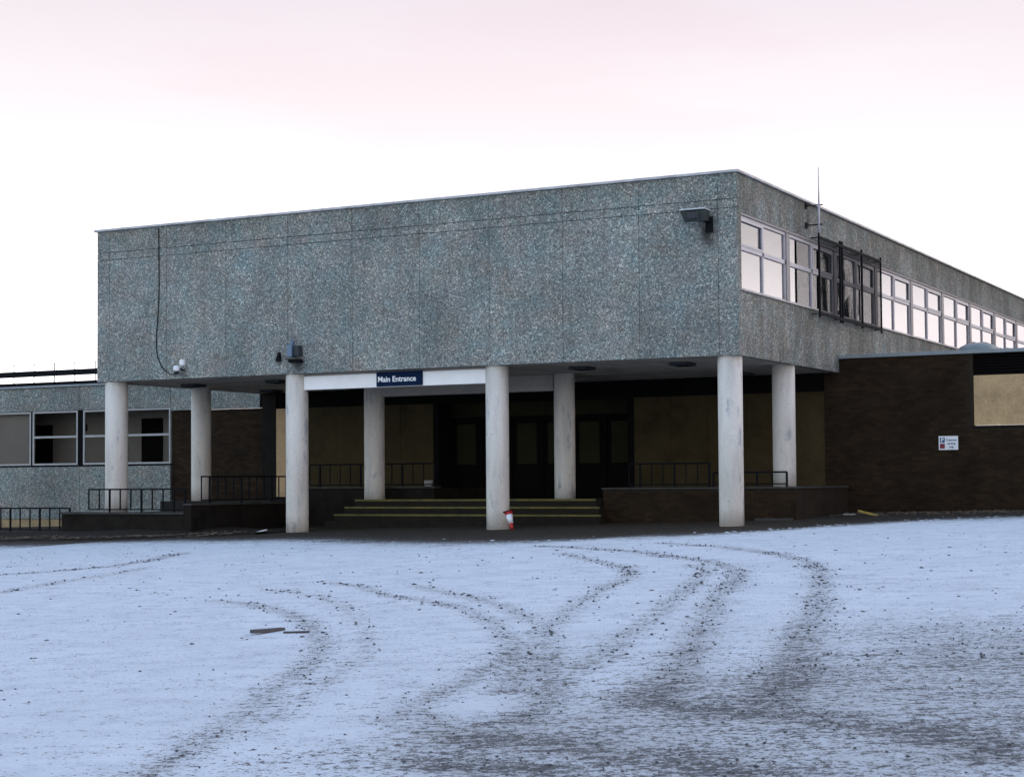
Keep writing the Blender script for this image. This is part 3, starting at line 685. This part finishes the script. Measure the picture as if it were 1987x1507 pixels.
for i_, tx in enumerate(('Customer', 'parking', 'only')):
    text('lettering', tx, .068, 'ptext', ps, (2.97, YW-.047, 2.475-.09*i_), bold=.002, ext=.001, align='CENTER')

# ------------------------------------------------------------------ fittings on the facade
fl = thing('floodlight', 'grey wedge floodlight under the top right corner of the facade', 'floodlight', (-.85, 0, 7.5))
hb = MB(); hb.v = [(-1.16,-.62,7.63),(-.56,-.62,7.63),(-.62,-.50,7.40),(-1.08,-.50,7.40),(-1.16,-.22,7.66),(-.56,-.22,7.66),(-.62,-.2,7.44),(-1.08,-.2,7.44)]
hb.f = [(0,1,2,3),(7,6,5,4),(0,4,5,1),(1,5,6,2),(2,6,7,3),(3,7,4,0)]
hb.build('housing', 'housing', fl, bevel=.012)
MB().box(-1.17, -.55, -.63, -.21, 7.662, 7.69).build('top_cover', 'housing_top', fl, bevel=.006)
MB().box(-.98, -.7, -.628, -.6, 7.46, 7.60).build('lens', 'boxgrey', fl)
MB().box(-.74, -.60, -.2, -.01, 7.42, 7.56).build('bracket', 'iron', fl, bevel=.01); MB().box(-.76, -.58, -.03, -.006, 7.2, 7.56).build('wall_plate', 'iron', fl)
cc = thing('security_camera', 'white dome security camera at the end of the hanging cable', 'camera', (-15.86, 0, 4.6))
def sph(c, r, sz=1.0, n=12, lo=-math.pi/2):
    mb = MB(); rr = 8
    for i in range(rr+1):
        t = lo+(math.pi/2-lo)*i/rr
        for j in range(n): q = 2*math.pi*j/n; mb.v.append((c[0]+r*math.cos(t)*math.cos(q), c[1]+r*math.cos(t)*math.sin(q), c[2]+r*sz*math.sin(t)))
    for i in range(rr):
        for j in range(n): mb.f.append((i*n+j, i*n+(j+1)%n, (i+1)*n+(j+1)%n, (i+1)*n+j))
    return mb
MB().box(-15.87, -15.73, -.2, -.06, 4.68, 4.86).build('junction_box', 'white', cc, bevel=.03)
MB().tube([(-15.85,-.01,4.58),(-15.85,-.16,4.6)], .03, 8).build('arm', 'boxgrey', cc)
MB().tube([(-15.93,-.22,4.54),(-15.93,-.22,4.64)], [.085,.09], 14).build('collar', 'white', cc, smooth=True)
sph((-15.93,-.22,4.53), .08).build('dome', 'boxgrey', cc, smooth=True); sph((-15.93,-.22,4.645), .09, .6).build('cap', 'white', cc, smooth=True)
cb = [(-16.70,-.03,8.5),(-16.70,-.02,7.97),(-16.69,-.02,6.84),(-16.72,-.02,6.2),(-16.78,-.02,5.57),(-16.78,-.02,5.2),(-16.74,-.02,4.98),(-16.62,-.02,4.72),(-16.45,-.03,4.56),(-16.28,-.04,4.48),(-16.12,-.06,4.48),(-15.95,-.12,4.52)]
tag(MB().tube(cb, .013, 6).build('hanging_cable', 'iron', None), 'thin black cable hanging down the facade to the dome camera', 'cable')
bxx = thing('transmitter_box', 'blue grey equipment box with short aerial above the second column', 'box', (-12.1, 0, 4.75))
MB().box(-12.33, -12.17, -.24, -.01, 4.78, 5.10).build('housing', 'boxblue', bxx, bevel=.012)
MB().box(-12.29, -12.20, -.15, -.05, 5.10, 5.2).build('neck', 'boxblue', bxx, bevel=.01); MB().tube([(-12.27,-.1,5.2),(-12.27,-.1,5.36)], .012, 6).build('aerial', 'boxblue', bxx)
MB().prism([(-12.12,4.80),(-11.97,4.80),(-11.99,5.07),(-12.12,5.07)], 'y', -.2, -.01).build('side_unit', 'boxgrey', bxx, bevel=.01)
MB().box(-12.34, -12.0, -.28, -.005, 4.705, 4.74).build('shelf', 'decktop', bxx, bevel=.004); MB().box(-12.3, -11.96, -.2, -.005, 4.63, 4.70).build('bracket', 'iron', bxx)
hk = MB().prism([(-12.80,4.70),(-12.66,4.70),(-12.67,4.92),(-12.71,4.93)], 'y', -.08, .0).build('wall_hook', 'iron', None); tag(hk, 'small dark pointed hook on the facade left of the equipment box', 'hook')

an = thing('antenna_mast', 'thin pale antenna mast bracketed to the right parapet', 'antenna', (0, 5.1, 8.0))
MB().tube([(.35,5.05,7.75),(.35,5.05,8.5)], .028, 8).build('pole', 'mast', an, smooth=True); MB().tube([(.35,5.05,8.5),(.35,5.05,9.42)], [.022,.010], 8).build('whip', 'mast', an, smooth=True)
for z in (8.46, 7.96):
    MB().box(-.0, .45, 5.035, 5.065, z-.014, z+.014).build('bracket', 'iron', an); MB().box(.01, .03, 4.98, 5.12, z-.08, z+.08).build('wall_plate', 'iron', an)
cg = thing('window_guard', 'dark steel mesh guard frames over the second window bay', 'guard', (.2, 8.3, 5.7))
for y in (5.45, 7.27, 7.46, 9.29, 11.2):
    h1 = 7.82
    MB().box(.19, .235, y-.024, y+.024, 5.64, h1).build('post', 'iron', cg)
MB().box(.20, .24, 5.48, 11.17, 7.66, 7.73).build('rail', 'iron', cg); MB().box(.20, .24, 5.48, 11.17, 5.70, 5.77).build('rail', 'iron', cg)
for y in (5.45, 7.36, 9.29, 11.2):
    for z in (5.74, 7.69): MB().box(.0, .19, y-.012, y+.012, z-.012, z+.012).build('arm', 'iron', cg)
for a, b_ in ((5.48,7.24),(7.49,9.26),(9.32,11.17)):
    wm = MB(); y = a+.02
    while y < b_: wm.box(.214, .222, y-.003, y+.003, 5.77, 7.66); y += .05
    o = wm.build('mesh_panel', 'iron', cg, fix=False); o['kind'] = 'stuff'

# ------------------------------------------------------------------ loose things
co = bpy.data.objects.new('traffic_cone', None); COL.objects.link(co)
tag(co, 'red and white traffic cone upside down leaning on the third front column', 'cone')
def coneseg(z0, z1, nm, mt):
    r = lambda z: .098-(.098-.03)*z/.44
    MB().tube([(0,0,z0),(0,0,z1)], [r(z0), r(z1)], 20).build(nm, mt, co, smooth=True)
MB().box(-.115, .115, -.115, .115, -.028, 0).build('base_plate', 'reddark', co, bevel=.012)
coneseg(0, .07, 'cone_body', 'red'); coneseg(.07, .29, 'reflective_band', 'band'); coneseg(.29, .44, 'cone_tip', 'red')
co.location = (-5.90, -.12, G(-5.9,-.2)+.418); co.rotation_euler = (math.radians(180-16), math.radians(-17), .2)
pk = MB().prism([(-.24,-.035),(.24,-.03),(.24,.03),(-.24,.035)], 'z', 0, .035).build('plank', 'wood', None, bevel=.004)
tag(pk, 'short grey plank lying on the frost in the left foreground', 'plank'); pk.location = (3.74, -23.5, G(3.74,-23.5)+.004); pk.rotation_euler = (0, .03, math.radians(88))
sk = MB().tube([(-.12,0,.01),(.13,.01,.012)], .011, 6).build('stick', 'wood', None); tag(sk, 'thin dark stick lying beside the short plank', 'stick'); sk.location = (4.08, -23.52, G(4.08,-23.5)); sk.rotation_euler = (0, 0, math.radians(33))
yt = MB().box(-.28, .28, -.05, .05, 0, .06).build('timber_offcut', 'yelwood', None, bevel=.005); tag(yt, 'yellow timber offcut lying at the foot of the brick wall', 'timber'); yt.location = (1.35, 5.6, G(1.3,5.6)+.02); yt.rotation_euler = (0, .25, .5)
lt = MB().box(-.16, .16, -.03, .03, 0, .025).build('litter_strip', 'white', None, bevel=.004); tag(lt, 'white strip of litter on the tarmac left of the second column', 'litter'); lt.location = (-13.15, -.2, G(-13.1,-.2)+.045); lt.rotation_euler = (0, -.2, .1)
lb = MB().prism([(-.14,-.06),(.1,-.09),(.16,.05),(-.05,.09)], 'z', 0, .03).build('litter_scrap', 'litter', None, bevel=.004); tag(lb, 'grey scrap of litter beside the yellow timber offcut', 'litter'); lb.location = (.85, 5.6, G(.8,5.6)+.02)
bu = thing('bucket', 'small pale bucket on the terrace behind the railing left of the doors', 'bucket', (-11.85, 6.2, 1.39))
MB().tube([(-11.85,6.2,1.33),(-11.85,6.2,1.56)], [.10,.13], 16).build('pail', 'litter', bu, smooth=True)
pn = tag(bx('paper_notice', 'litter', None, -11.02, -10.86, 8.515, 8.528, 2.66, 2.86), 'white paper notice stuck on a dark entrance door', 'notice')

# building across the yard, seen mirrored in the window band
fb = thing('far_block', 'far low block across the yard, mirrored in the right window band', 'building', (3, 76, 1.2))
bx('wall', 'deck', fb, -6, 12.2, 70, 82, 0, 8.8); bx('roof_edge', 'hill', fb, -6.3, 12.5, 69.7, 82.3, 8.8, 9.35)
for i in range(8): bx('window', 'boxgrey', fb, -5+2.1*i, -3.6+2.1*i, 69.93, 69.99, 5.6, 7.4)
MB().prism([(8, 9.35), (12.0, 9.35), (11.2, 10.1), (10.2, 10.1)], 'y', 73, 80).build('roof', 'hill', fb)
